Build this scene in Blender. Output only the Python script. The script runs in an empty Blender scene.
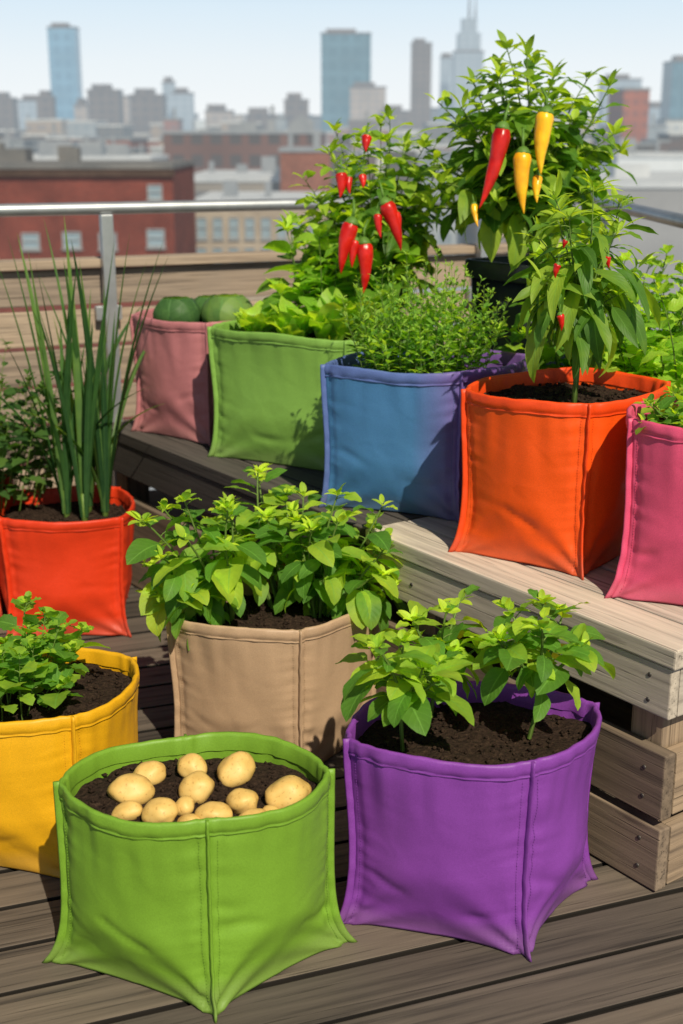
import bpy, bmesh, math, random
from mathutils import Vector, Matrix, noise
R = random.Random(7)
COL = bpy.context.scene.collection
V = Vector
# ---------------------------------------------------------------- camera maths
F_PX, HCAM = 1300.0, 1.4
PITCH = math.atan(377/F_PX)
SP, CP = math.sin(PITCH), math.cos(PITCH)
def ray(x, y):
    u = (x-341.5)/F_PX; v = (512-y)/F_PX
    return u, CP+v*SP, -SP+v*CP
def at_z(x, y, z):
    a, b, c = ray(x, y); t = (z-HCAM)/c
    return V((a*t, b*t, z))
def at_y(x, y, Y):
    a, b, c = ray(x, y); t = Y/b
    return V((a*t, Y, HCAM+c*t))
# ---------------------------------------------------------------- object helpers
ORG = {}
def tag(o, label, cat=None, group=None, kind=None):
    if label: o['label'] = label
    if cat: o['category'] = cat
    if group: o['group'] = group
    if kind: o['kind'] = kind
    return o
def thing(name, label, cat, loc, group=None, rotz=0.0):
    o = bpy.data.objects.new(name, None); COL.objects.link(o)
    o.location = loc; o.rotation_euler = (0, 0, rotz); o.empty_display_size = .05
    ORG[o.name] = V(loc) if rotz == 0 else None
    tag(o, label, cat, group)
    return o
class MB:
    def __init__(s): s.v = []; s.f = []; s.c = []; s.t = []
    def vert(s, p, c=(0, 0, 0), t=.5):
        s.v.append(tuple(p)); s.c.append(tuple(c)); s.t.append(t); return len(s.v)-1
    def face(s, *i): s.f.append(tuple(i))
    def build(s, name, mat, parent=None, smooth=True, org=None):
        if org is None and parent is not None: org = ORG.get(parent.name)
        if org is None: org = V((0, 0, 0))
        me = bpy.data.meshes.new(name)
        me.from_pydata([(a-org.x, b-org.y, c-org.z) for a, b, c in s.v], [], s.f)
        at = me.attributes.new('lf', 'FLOAT_VECTOR', 'POINT')
        at.data.foreach_set('vector', [x for c in s.c for x in c])
        at = me.attributes.new('tn', 'FLOAT', 'POINT')
        at.data.foreach_set('value', s.t)
        me.materials.append(mat)
        if smooth: me.polygons.foreach_set('use_smooth', [True]*len(me.polygons))
        me.update()
        o = bpy.data.objects.new(name, me); COL.objects.link(o)
        if parent is not None: o.parent = parent
        else: o.location = org
        ORG[o.name] = org
        return o
    def box(s, c, d, bev=.0, axis='x', tint=None, rng=R, rot=None):
        bm = bmesh.new(); bmesh.ops.create_cube(bm, size=1)
        for v in bm.verts: v.co = V((v.co.x*d[0], v.co.y*d[1], v.co.z*d[2]))
        if bev > 0: bmesh.ops.bevel(bm, geom=bm.edges[:], offset=bev, segments=2, profile=.6, affect='EDGES')
        ox, oy, oz = rng.random()*20, rng.random()*20, rng.random()*20
        tn = rng.random() if tint is None else tint
        b = len(s.v); bm.verts.index_update()
        for v in bm.verts:
            x, y, z = v.co
            if axis == 'x': w = (x, y, z)
            elif axis == 'y': w = (y, x, z)
            else: w = (z, x, y)
            p = V((x, y, z))
            if rot is not None: p = rot @ p
            s.vert((c[0]+p.x, c[1]+p.y, c[2]+p.z), (w[0]+ox, w[1]+oy, w[2]+oz), tn)
        for f in bm.faces: s.f.append(tuple(b+v.index for v in f.verts))
        bm.free()
    def tube(s, pts, rad, k=7, c=(0, 0, 0), t=.5, cap=True):
        n = len(pts)
        if not hasattr(rad, '__len__'): rad = [rad]*n
        rings = []; side = None
        for i, p in enumerate(pts):
            d = (pts[min(i+1, n-1)]-pts[max(i-1, 0)])
            if d.length < 1e-9: d = V((0, 0, 1))
            d.normalize()
            if side is None:
                a = V((1, 0, 0)) if abs(d.x) < .8 else V((0, 1, 0))
                side = d.cross(a).normalized()
            else:
                side = (side-d*side.dot(d)).normalized()
            up = d.cross(side)
            rings.append([s.vert(p+side*(rad[i]*math.cos(2*math.pi*j/k))+up*(rad[i]*math.sin(2*math.pi*j/k)), (i/max(1, n-1), j/k, t), t) for j in range(k)])
        for i in range(n-1):
            for j in range(k):
                s.face(rings[i][j], rings[i][(j+1) % k], rings[i+1][(j+1) % k], rings[i+1][j])
        if cap:
            s.f.append(tuple(reversed(rings[0]))); s.f.append(tuple(rings[-1]))
    def leaf(s, p, d, up, L, W, droop=.6, fold=.25, tint=.5, shape='ovate', n=6, m=2, wave=0., rng=R):
        d = d.normalized(); side = d.cross(up)
        if side.length < 1e-4: side = V((1, 0, 0))
        side.normalize(); nr = side.cross(d).normalized()
        c = p.copy(); rows = []
        a = droop/n; ph = rng.random()*6
        for i in range(n+1):
            t = i/n
            if shape == 'ovate': w = t**.55*(1-t)**.8/.40
            elif shape == 'tooth': w = t**.5*(1-t)**.75/.43*(1+(.16 if i % 2 else -.10))
            elif shape == 'lance': w = t**.8*(1-t)**1.05/.28
            elif shape == 'round': w = (max(0, 1-(2*t-1)**2))**.5*(1 if t > 0 else .1)
            elif shape == 'blade': w = min(1, (1-t)*2.2)**.8*(.55+.45*min(1, t*5))
            else: w = math.sin(math.pi*t)
            if i == 0: w = max(w, .06)
            w *= W/2
            row = []
            if i == n: row = [s.vert(c, (1, .5, 0), tint)]
            else:
                for j in range(-m, m+1):
                    q = j/m
                    wv = wave*math.sin(t*14+ph+q*2)*abs(q)
                    row.append(s.vert(c+side*(w*q)+nr*(abs(q)*w*fold+wv), (t, q*.5+.5, 0), tint))
            rows.append(row)
            c = c+d*(L/n)
            d, nr = (d*math.cos(a)-nr*math.sin(a)), (nr*math.cos(a)+d*math.sin(a))
        for i in range(n):
            A, B = rows[i], rows[i+1]
            for j in range(2*m):
                if len(B) == 1: s.face(A[j], A[j+1], B[0])
                else: s.face(A[j], A[j+1], B[j+1], B[j])
        return c
# ---------------------------------------------------------------- materials
def newmat(name):
    m = bpy.data.materials.new(name); m.use_nodes = True
    nt = m.node_tree; nt.nodes.clear()
    out = nt.nodes.new('ShaderNodeOutputMaterial')
    return m, nt, out
def nd(nt, typ, **kw):
    n = nt.nodes.new(typ)
    for k, v in kw.items():
        if k in n.inputs.keys(): n.inputs[k].default_value = v
        else: setattr(n, k, v)
    return n
def lk(nt, a, b): nt.links.new(a, b)
def ramp(nt, fac, stops):
    r = nt.nodes.new('ShaderNodeValToRGB'); e = r.color_ramp.elements
    while len(e) < len(stops): e.new(.5)
    for i, (p, c) in enumerate(stops):
        e[i].position = p; e[i].color = (*c, 1) if len(c) == 3 else c
    lk(nt, fac, r.inputs[0]); return r.outputs[0]
def mth(nt, op, a, b=None, c=None):
    n = nt.nodes.new('ShaderNodeMath'); n.operation = op
    for i, x in enumerate((a, b, c)):
        if x is None: continue
        if isinstance(x, (int, float)): n.inputs[i].default_value = x
        else: lk(nt, x, n.inputs[i])
    return n.outputs[0]
def mix(nt, fac, a, b, mode='MIX'):
    n = nt.nodes.new('ShaderNodeMix'); n.data_type = 'RGBA'; n.blend_type = mode
    for i, x in ((0, fac), (6, a), (7, b)):
        if isinstance(x, (int, float)): n.inputs[i].default_value = x
        elif isinstance(x, tuple): n.inputs[i].default_value = (*x[:3], 1)
        else: lk(nt, x, n.inputs[i])
    return n.outputs[2]
def bsdf(nt, out, rough=.6, spec=.4, **kw):
    b = nt.nodes.new('ShaderNodeBsdfPrincipled')
    b.inputs['Roughness'].default_value = rough
    b.inputs['Specular IOR Level'].default_value = spec
    for k, v in kw.items(): b.inputs[k].default_value = v
    lk(nt, b.outputs[0], out.inputs[0]); return b
def bump(nt, h, strength, dist, b, prev=None):
    n = nt.nodes.new('ShaderNodeBump'); n.inputs['Strength'].default_value = strength; n.inputs['Distance'].default_value = dist
    lk(nt, h, n.inputs['Height'])
    if prev: lk(nt, prev, n.inputs['Normal'])
    if b: lk(nt, n.outputs[0], b.inputs['Normal'])
    return n.outputs[0]
def sc(c, k): return tuple(min(1, x*k) for x in c)

def mat_fabric(name, col, dark=.93, grad=None):
    m, nt, out = newmat(name); b = bsdf(nt, out, .50, .36)
    tc = nd(nt, 'ShaderNodeTexCoord')
    n1 = nd(nt, 'ShaderNodeTexNoise', Scale=5., Detail=2., Roughness=.5); lk(nt, tc.outputs['Object'], n1.inputs['Vector'])
    n2 = nd(nt, 'ShaderNodeTexNoise', Scale=520., Detail=1.); lk(nt, tc.outputs['Object'], n2.inputs['Vector'])
    c = ramp(nt, n1.outputs['Fac'], [(.3, sc(col, dark)), (.58, col), (.8, tuple(x*.97+.006 for x in col))])
    sx = nd(nt, 'ShaderNodeSeparateXYZ'); lk(nt, tc.outputs['Object'], sx.inputs[0])
    if grad:
        gx = nt.nodes.new('ShaderNodeMapRange'); gx.inputs[1].default_value = grad[1]; gx.inputs[2].default_value = grad[2]; lk(nt, sx.outputs['X'], gx.inputs[0])
        c = mix(nt, gx.outputs[0], c, grad[0])
    c = mix(nt, .20, c, ramp(nt, n2.outputs['Fac'], [(.3, (.4, .4, .4)), (.7, (1.3, 1.3, 1.3))]), 'MULTIPLY')
    z = mth(nt, 'ADD', sx.outputs['Z'], mth(nt, 'MULTIPLY', n1.outputs['Fac'], -.05))
    dirt = ramp(nt, z, [(0., (.3, .3, .3)), (.03, (0, 0, 0))])
    c = mix(nt, dirt, c, (.12, .095, .07))
    lk(nt, c, b.inputs['Base Color'])
    w2 = nd(nt, 'ShaderNodeTexNoise', Scale=18., Detail=1.5, Roughness=.4, Distortion=.6); lk(nt, tc.outputs['Object'], w2.inputs['Vector'])
    p = bump(nt, w2.outputs['Fac'], .20, .010, None)
    bump(nt, n2.outputs['Fac'], .16, .0010, b, p)
    return m
def mat_wood(name, dark, light, grey=.3, rough=.8, lo=.58, edge=.6):
    m, nt, out = newmat(name); b = bsdf(nt, out, rough, .25)
    at = nd(nt, 'ShaderNodeAttribute', attribute_name='lf'); tn = nd(nt, 'ShaderNodeAttribute', attribute_name='tn')
    mp = nd(nt, 'ShaderNodeMapping'); mp.inputs['Scale'].default_value = (2.2, 60, 60); lk(nt, at.outputs['Vector'], mp.inputs[0])
    mk = nd(nt, 'ShaderNodeMapping'); mk.inputs['Scale'].default_value = (1.6, 7.5, 7.5); lk(nt, at.outputs['Vector'], mk.inputs[0])
    vo = nd(nt, 'ShaderNodeTexVoronoi', Scale=1.); lk(nt, mk.outputs[0], vo.inputs['Vector'])
    kn = ramp(nt, vo.outputs['Distance'], [(.03, (1, 1, 1)), (.11, (0, 0, 0))])
    wv = nd(nt, 'ShaderNodeTexNoise', Scale=1., Detail=6., Roughness=.62, Distortion=.08)
    addv = nd(nt, 'ShaderNodeVectorMath', operation='ADD'); lk(nt, mp.outputs[0], addv.inputs[0])
    scv = nd(nt, 'ShaderNodeVectorMath', operation='SCALE'); lk(nt, kn, scv.inputs[0]); scv.inputs['Scale'].default_value = .7
    lk(nt, scv.outputs[0], addv.inputs[1]); lk(nt, addv.outputs[0], wv.inputs['Vector'])
    big = nd(nt, 'ShaderNodeTexNoise', Scale=6., Detail=5., Roughness=.6); lk(nt, at.outputs['Vector'], big.inputs['Vector'])
    c = ramp(nt, wv.outputs['Fac'], [(.30, dark), (.48, tuple((a*.8+b_*1.2)/2 for a, b_ in zip(dark, light))), (.7, light)])
    g = sum(light)/3*.8
    c = mix(nt, mth(nt, 'MULTIPLY', big.outputs['Fac'], grey*1.6), c, (g, g*.97, g*.93))
    t = ramp(nt, tn.outputs['Fac'], [(0, (lo, lo*.98, lo*.97)), (.5, (.9, .88, .87)), (1, (1.25, 1.2, 1.12))])
    c = mix(nt, 1., c, t, 'MULTIPLY')
    c = mix(nt, mth(nt, 'MULTIPLY', kn, .75), c, sc(dark, .35))
    cr = nd(nt, 'ShaderNodeTexNoise', Scale=1., Detail=3.)
    mc = nd(nt, 'ShaderNodeMapping'); mc.inputs['Scale'].default_value = (3.5, 170, 170); lk(nt, at.outputs['Vector'], mc.inputs[0]); lk(nt, mc.outputs[0], cr.inputs['Vector'])
    crk = ramp(nt, cr.outputs['Fac'], [(.30, (.25, .25, .25)), (.40, (1, 1, 1))])
    c = mix(nt, .7, c, crk, 'MULTIPLY')
    if edge < 1:   # board sides darkened by normal: gap shade painted into the colour
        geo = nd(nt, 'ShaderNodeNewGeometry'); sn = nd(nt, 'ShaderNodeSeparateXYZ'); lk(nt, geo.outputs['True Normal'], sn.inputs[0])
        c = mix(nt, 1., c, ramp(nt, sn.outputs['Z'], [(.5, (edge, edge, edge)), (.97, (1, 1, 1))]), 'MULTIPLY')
    lk(nt, c, b.inputs['Base Color'])
    p = bump(nt, wv.outputs['Fac'], .4, .003, None)
    bump(nt, crk, .5, .002, b, p)
    return m
def mat_leaf(name, dark, mid, bright, rough=.42, vein=7., trans=.44, vb=.12):
    m, nt, out = newmat(name)
    at = nd(nt, 'ShaderNodeAttribute', attribute_name='lf'); tn = nd(nt, 'ShaderNodeAttribute', attribute_name='tn')
    s = nd(nt, 'ShaderNodeSeparateXYZ'); lk(nt, at.outputs['Vector'], s.inputs[0])
    tc = nd(nt, 'ShaderNodeTexCoord')
    n1 = nd(nt, 'ShaderNodeTexNoise', Scale=25., Detail=2.); lk(nt, tc.outputs['Object'], n1.inputs['Vector'])
    f = mth(nt, 'ADD', tn.outputs['Fac'], mth(nt, 'MULTIPLY', mth(nt, 'SUBTRACT', n1.outputs['Fac'], .5), .35))
    c = ramp(nt, f, [(.05, dark), (.5, mid), (1., bright)])
    av = mth(nt, 'ABSOLUTE', mth(nt, 'SUBTRACT', s.outputs['Y'], .5))
    mid_ = mth(nt, 'LESS_THAN', av, .03)
    hs = mth(nt, 'SINE', mth(nt, 'MULTIPLY', mth(nt, 'SUBTRACT', s.outputs['X'], mth(nt, 'MULTIPLY', av, .55)), 6.283*vein))
    sv = mth(nt, 'MULTIPLY', mth(nt, 'GREATER_THAN', hs, .96), .35)
    vn = mth(nt, 'MAXIMUM', mid_, sv)
    c = mix(nt, mth(nt, 'MULTIPLY', vn, .5), c, tuple(min(1, x*1.5+.03) for x in mid))
    b = nt.nodes.new('ShaderNodeBsdfPrincipled'); b.inputs['Roughness'].default_value = rough; b.inputs['Specular IOR Level'].default_value = .32
    lk(nt, c, b.inputs['Base Color'])
    bump(nt, hs, vb, .002, b)
    tr = nt.nodes.new('ShaderNodeBsdfTranslucent')
    lk(nt, mix(nt, 1., c, (2.8, 2.5, .6), 'MULTIPLY'), tr.inputs['Color'])
    mx = nt.nodes.new('ShaderNodeMixShader'); mx.inputs[0].default_value = trans
    lk(nt, b.outputs[0], mx.inputs[1]); lk(nt, tr.outputs[0], mx.inputs[2]); lk(nt, mx.outputs[0], out.inputs[0])
    return m
def mat_noise(name, c1, c2, scale=10., rough=.7, spec=.3, bmp=.3, bd=.01, metal=0., detail=5.):
    m, nt, out = newmat(name); b = bsdf(nt, out, rough, spec); b.inputs['Metallic'].default_value = metal
    tc = nd(nt, 'ShaderNodeTexCoord')
    n1 = nd(nt, 'ShaderNodeTexNoise', Scale=scale, Detail=detail, Roughness=.65); lk(nt, tc.outputs['Object'], n1.inputs['Vector'])
    lk(nt, ramp(nt, n1.outputs['Fac'], [(.3, c1), (.7, c2)]), b.inputs['Base Color'])
    if bmp: bump(nt, n1.outputs['Fac'], bmp, bd, b)
    return m
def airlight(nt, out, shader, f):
    """aerial perspective: distance haze painted as a glow mixed into far surfaces"""
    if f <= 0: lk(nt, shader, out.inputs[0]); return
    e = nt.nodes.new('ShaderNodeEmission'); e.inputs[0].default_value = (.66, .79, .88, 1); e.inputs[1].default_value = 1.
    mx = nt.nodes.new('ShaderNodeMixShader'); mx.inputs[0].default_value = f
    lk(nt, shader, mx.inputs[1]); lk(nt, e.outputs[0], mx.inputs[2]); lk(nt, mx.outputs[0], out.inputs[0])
def mat_far(name, c1, c2, scale, haze):
    m, nt, out = newmat(name); b = bsdf(nt, out, .8, .2)
    tc = nd(nt, 'ShaderNodeTexCoord')
    n1 = nd(nt, 'ShaderNodeTexNoise', Scale=scale, Detail=5., Roughness=.65); lk(nt, tc.outputs['Object'], n1.inputs['Vector'])
    lk(nt, ramp(nt, n1.outputs['Fac'], [(.3, c1), (.7, c2)]), b.inputs['Base Color'])
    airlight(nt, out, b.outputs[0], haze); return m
def mat_soil():
    m, nt, out = newmat('potting_soil'); b = bsdf(nt, out, .95, .15)
    tc = nd(nt, 'ShaderNodeTexCoord')
    n1 = nd(nt, 'ShaderNodeTexNoise', Scale=140., Detail=5., Roughness=.8); lk(nt, tc.outputs['Object'], n1.inputs['Vector'])
    n2 = nd(nt, 'ShaderNodeTexVoronoi', Scale=90.); lk(nt, tc.outputs['Object'], n2.inputs['Vector'])
    c = ramp(nt, n1.outputs['Fac'], [(.35, (.012, .007, .005)), (.6, (.050, .030, .020)), (.75, (.14, .088, .058))])
    lk(nt, c, b.inputs['Base Color'])
    p = bump(nt, n2.outputs['Distance'], .8, .006, None)
    bump(nt, n1.outputs['Fac'], .9, .006, b, p)
    return m
def mat_facade(name, wall, glass, fh=3.4, bw=3.0, fz=.55, fx=.6, rough=.6, haze=.3):
    m, nt, out = newmat(name); b = bsdf(nt, out, rough, .3)
    tc = nd(nt, 'ShaderNodeTexCoord'); s = nd(nt, 'ShaderNodeSeparateXYZ'); lk(nt, tc.outputs['Object'], s.inputs[0])
    h = mth(nt, 'ADD', s.outputs['X'], s.outputs['Y'])
    a = mth(nt, 'LESS_THAN', mth(nt, 'FRACT', mth(nt, 'DIVIDE', mth(nt, 'ADD', h, 1000.), bw)), fx)
    c_ = mth(nt, 'LESS_THAN', mth(nt, 'FRACT', mth(nt, 'DIVIDE', mth(nt, 'ADD', s.outputs['Z'], 1000.), fh)), fz)
    k = mth(nt, 'MULTIPLY', a, c_)
    n1 = nd(nt, 'ShaderNodeTexNoise', Scale=.06, Detail=4.); lk(nt, tc.outputs['Object'], n1.inputs['Vector'])
    w = mix(nt, .8, wall, ramp(nt, n1.outputs['Fac'], [(.3, sc(wall, .65)), (.7, sc(wall, 1.3))]))
    geo = nd(nt, 'ShaderNodeNewGeometry'); sn = nd(nt, 'ShaderNodeSeparateXYZ'); lk(nt, geo.outputs['Normal'], sn.inputs[0])
    side = mth(nt, 'LESS_THAN', mth(nt, 'ABSOLUTE', sn.outputs['Z']), .5)
    lk(nt, mix(nt, mth(nt, 'MULTIPLY', k, side), w, glass), b.inputs['Base Color'])
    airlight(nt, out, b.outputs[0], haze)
    return m
def mat_brick(name, c1, c2, mortar, haze=.05):
    m, nt, out = newmat(name); b = bsdf(nt, out, .85, .2)
    tc = nd(nt, 'ShaderNodeTexCoord'); s = nd(nt, 'ShaderNodeSeparateXYZ'); lk(nt, tc.outputs['Object'], s.inputs[0])
    cb = nd(nt, 'ShaderNodeCombineXYZ'); lk(nt, mth(nt, 'ADD', s.outputs['X'], s.outputs['Y']), cb.inputs[0]); lk(nt, s.outputs['Z'], cb.inputs[1])
    br = nd(nt, 'ShaderNodeTexBrick', Scale=2.2); br.inputs['Color1'].default_value = (*c1, 1); br.inputs['Color2'].default_value = (*c2, 1); br.inputs['Mortar'].default_value = (*mortar, 1)
    lk(nt, cb.outputs[0], br.inputs['Vector'])
    n1 = nd(nt, 'ShaderNodeTexNoise', Scale=.35, Detail=6., Roughness=.7); lk(nt, tc.outputs['Object'], n1.inputs['Vector'])
    c = mix(nt, .9, br.outputs['Color'], ramp(nt, n1.outputs['Fac'], [(.3, (.5, .5, .5)), (.7, (1.25, 1.2, 1.15))]), 'MULTIPLY')
    lk(nt, c, b.inputs['Base Color']); airlight(nt, out, b.outputs[0], haze); return m

SOIL = mat_soil()
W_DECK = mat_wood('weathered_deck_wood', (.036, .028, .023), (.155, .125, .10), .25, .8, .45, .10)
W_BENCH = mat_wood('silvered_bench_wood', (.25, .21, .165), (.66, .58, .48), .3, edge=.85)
W_SHADED = mat_wood('shaded_bench_wood', (.028, .025, .023), (.10, .088, .080), .3)  # bench wood with the shade of its far half painted in
W_SLAT = mat_wood('brown_slat_wood', (.10, .068, .046), (.34, .25, .17), .2, edge=1)
W_FENCE = mat_wood('fence_wood', (.15, .11, .08), (.42, .325, .24), .25, edge=1)
METAL = mat_noise('galvanised_steel', (.36, .38, .4), (.5, .52, .54), 9., .42, .5, .1, .002, .7)
BLACKP = mat_noise('black_planter', (.010, .013, .016), (.022, .026, .032), 14., .4, .5, .15, .003)
STEM = mat_leaf('green_stem', (.06, .10, .02), (.12, .20, .035), (.22, .32, .05), .5, 3., .1)
LF_TOM = mat_leaf('potato_plant_leaf', (.040, .115, .018), (.115, .27, .032), (.54, .68, .05), .58)
LF_PEP = mat_leaf('pepper_leaf', (.040, .115, .016), (.115, .27, .030), (.50, .66, .05), .55)
LF_CHI = mat_leaf('chilli_leaf', (.030, .085, .015), (.095, .215, .030), (.40, .54, .05), .5, 9.)
LF_LET = mat_leaf('lettuce_leaf', (.08, .19, .02), (.21, .39, .035), (.46, .60, .08), .45, 6., .45)
LF_HERB = mat_leaf('herb_leaf', (.05, .14, .018), (.15, .32, .04), (.36, .52, .08), .55, 4.)
LF_DARK = mat_leaf('dark_parsley_leaf', (.02, .06, .015), (.06, .14, .03), (.20, .32, .05), .5, 4.)
LF_LEEK = mat_leaf('leek_leaf', (.022, .07, .026), (.065, .16, .045), (.22, .35, .08), .4, 0.)
LF_CAB = mat_leaf('cabbage_leaf', (.045, .12, .04), (.10, .22, .06), (.26, .38, .10), .5, 5.)
def mat_chilli(n, c1, c2):
    m, nt, out = newmat(n); b = bsdf(nt, out, .30, .45)
    tc = nd(nt, 'ShaderNodeTexCoord'); n1 = nd(nt, 'ShaderNodeTexNoise', Scale=18., Detail=3.); lk(nt, tc.outputs['Object'], n1.inputs['Vector'])
    mp = nd(nt, 'ShaderNodeMapping'); mp.inputs['Scale'].default_value = (1, 1, .25); lk(nt, tc.outputs['Object'], mp.inputs[0]); n3 = nd(nt, 'ShaderNodeTexNoise', Scale=90., Detail=2.); lk(nt, mp.outputs[0], n3.inputs['Vector'])
    lk(nt, ramp(nt, n1.outputs['Fac'], [(.35, c1), (.65, c2)]), b.inputs['Base Color'])
    p = bump(nt, n1.outputs['Fac'], .4, .012, None); bump(nt, n3.outputs['Fac'], .3, .004, b, p); return m
RED = mat_chilli('red_chilli_skin', (.36, .004, .004), (.66, .016, .008))
YEL = mat_chilli('yellow_chilli_skin', (.78, .33, .006), (.9, .52, .012))
CALYX = mat_noise('chilli_calyx', (.07, .15, .02), (.12, .24, .04), 30., .5)

# ---------------------------------------------------------------- grow bags
def smooth(a, b, x):
    t = max(0, min(1, (x-a)/(b-a))); return t*t*(3-2*t)
def soil_mesh(ringfn, zc, seed, crumbs=260, amp=.010):
    rng = random.Random(seed); mb = MB(); ring = ringfn(); n = len(ring); K = 16
    cx = sum(p[0] for p in ring)/n; cy = sum(p[1] for p in ring)/n
    rows = []
    for k in range(1, K+1):
        r = k/K; row = []
        for p in ring:
            x = cx+(p[0]-cx)*r; y = cy+(p[1]-cy)*r
            z = zc+amp*noise.noise(V((x*14+seed, y*14, 0)))+amp*.7*noise.noise(V((x*45, y*45, seed)))+.008*(1-r)
            row.append(mb.vert((x, y, z)))
        rows.append(row)
    c = mb.vert((cx, cy, zc+.008))
    for j in range(n): mb.face(c, rows[0][j], rows[0][(j+1) % n])
    for k in range(K-1):
        for j in range(n): mb.face(rows[k][j], rows[k+1][j], rows[k+1][(j+1) % n], rows[k][(j+1) % n])
    for _ in range(crumbs):
        p = ring[rng.randrange(n)]; r = math.sqrt(rng.random())*.96
        x = cx+(p[0]-cx)*r; y = cy+(p[1]-cy)*r; s = rng.uniform(.002, .0065)
        z = zc+.004+amp*.6*noise.noise(V((x*14+seed, y*14, 0)))+.006*(1-r)
        ids = [mb.vert((x+dx*s*rng.uniform(.7, 1.3), y+dy*s*rng.uniform(.7, 1.3), z+dz*s*rng.uniform(.6, 1.1))) for dx, dy, dz in ((1, 0, 0), (0, 1, 0), (-1, 0, 0), (0, -1, 0), (0, 0, 1), (0, 0, -1))]
        for a, b_ in ((0, 1), (1, 2), (2, 3), (3, 0)):
            mb.face(ids[a], ids[b_], ids[4]); mb.face(ids[b_], ids[a], ids[5])
    return mb
def grow_bag(label, Fc, Lc, Rc, z0, h, col, seed, top=.95, mid=.9, bul=.024, soil=.05, seamcol=None, grad=None, group='fabric grow bags of the rooftop garden'):
    Fc, Lc, Rc = V(Fc), V(Lc), V(Rc); Bc = Lc+Rc-Fc; cen = (Lc+Rc)/2
    root = thing('grow_bag', label, 'grow bag', (cen.x, cen.y, z0), group)
    cs = [Fc-cen, Rc-cen, Bc-cen, Lc-cen]
    def fac(hf): return mid+(1-mid)*math.exp(-hf/.13)+(top-mid)*smooth(.35, 1, hf)
    def pt(k, s, hf, wr=True):
        f = fac(hf); a = cs[k]*f; b = cs[(k+1) % 4]*f; e = b-a; L = e.length
        n = V((e.y, -e.x)).normalized()
        bg = -.012*math.exp(-hf/.06)+bul*(smooth(0, .4, hf)*1.3)*(1+.1*smooth(.75, 1, hf))
        q = a.lerp(b, s)+n*(bg*math.sin(math.pi*s)**.72 if 0 < s < 1 else 0)
        z = hf*h
        if wr:
            d = min(s, 1-s)*L
            w = .0
            edge = min(1, d/.02)
            lo = 1-.75*smooth(.85, 1, hf)
            pk = noise.noise(V((k*7+seed+(s > .5)*3, z*60+d*10, seed*1.3)))
            w += .010*math.exp(-d/.022)*pk*edge
            w += .009*noise.noise(V((q.x*4.5+seed, q.y*4.5, z*6+seed)))*edge*lo
            sd = s if s < .5 else 1-s
            ang = math.atan2(z+.02, sd*L+.02)
            w += .0050*math.sin(ang*13+seed+k*2+(s > .5))*math.exp(-math.hypot(sd*L, z)/.13)*edge
            w += .0050*noise.noise(V((s*L*38+k*9, z*5, seed+4.)))*edge*smooth(.45, .88, hf)*(1-smooth(.93, 1, hf)*.5)
            zc_ = .30+.22*noise.noise(V((seed*3.1, k*1.7, 0)))+.10*math.sin(s*4+seed)
            w -= .0045*math.exp(-((hf-zc_)/.030)**2)*smooth(0, .25, noise.noise(V((s*3+k, seed*2., 5)))+.1)*edge
            w -= .0040*math.exp(-((d-.015)/.006)**2)
            q = q+n*w
            z += .010*hf*noise.noise(V((q.x*5+seed, q.y*5, 9.)))+.004*math.sin(math.pi*s)*math.exp(-hf/.05)
        return V((q.x+cen.x, q.y+cen.y, z0+z))
    NS = 36
    ss = [.5-.5*math.cos(math.pi*i/NS) for i in range(NS)]
    ss = [.5*a+.5*i/NS for i, a in enumerate(ss)]
    def ring(hf): return [pt(k, s, hf) for k in range(4) for s in ss]
    def off(r, d):
        out = []
        for p in r:
            v = V((p.x-cen.x, p.y-cen.y, 0)).normalized()*d; out.append(p+v)
        return out
    body = MB(); rows = []
    NH = 56
    for i in range(NH+1):
        hf = (i/NH)**1.1
        rows.append([body.vert(p) for p in ring(hf)])
    for dz in (0, .03, .06, .1):
        hf = 1-dz/h
        rows.append([body.vert(p) for p in off(ring(hf), -.005)])
    n = 4*NS
    for i in range(len(rows)-1):
        for j in range(n): body.face(rows[i][j], rows[i][(j+1) % n], rows[i+1][(j+1) % n], rows[i+1][j])
    body.f.append(tuple(reversed(rows[0])))
    m = mat_fabric('fabric_'+str(seed), col, grad=grad)
    body.build('fabric_body', m, root)
    hem = MB(); tr = ring(1.0); lr = ring(1-.03/h); rows = []
    prof = [(0., -.028, 0), (.0025, -.027, 0), (.0030, -.025, 0), (.0010, -.0228, 0), (.0032, -.0205, 0), (.0040, -.012, 0), (.0034, -.002, 1), (.0014, .002, 1), (-.002, .0026, 1), (-.0054, .0012, 1), (-.0072, -.004, 1), (-.008, -.03, 0)]
    for (o_, z_, w_) in prof:
        f = 1+z_/.03 if z_ < 0 else 1
        rr = [l.lerp(t, max(0, f)) for l, t in zip(lr, tr)]
        rr = off(rr, o_)
        row = []
        for j, p in enumerate(rr):
            zz = p.z+(z_ if z_ > 0 else 0)
            wob = .0020*noise.noise(V((p.x*50, p.y*50, z_*200)))
            row.append(hem.vert((p.x+wob, p.y+wob, zz+.0012*noise.noise(V((p.x*40, p.y*40, seed))))))
        rows.append(row)
    for i in range(len(rows)-1):
        for j in range(n): hem.face(rows[i][j], rows[i][(j+1) % n], rows[i+1][(j+1) % n], rows[i+1][j])
    hcol = seamcol or tuple(x*.97 for x in col)
    mh = mat_fabric('hem_'+str(seed), hcol, .92, grad)
    hem.build('hem', mh, root)
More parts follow.
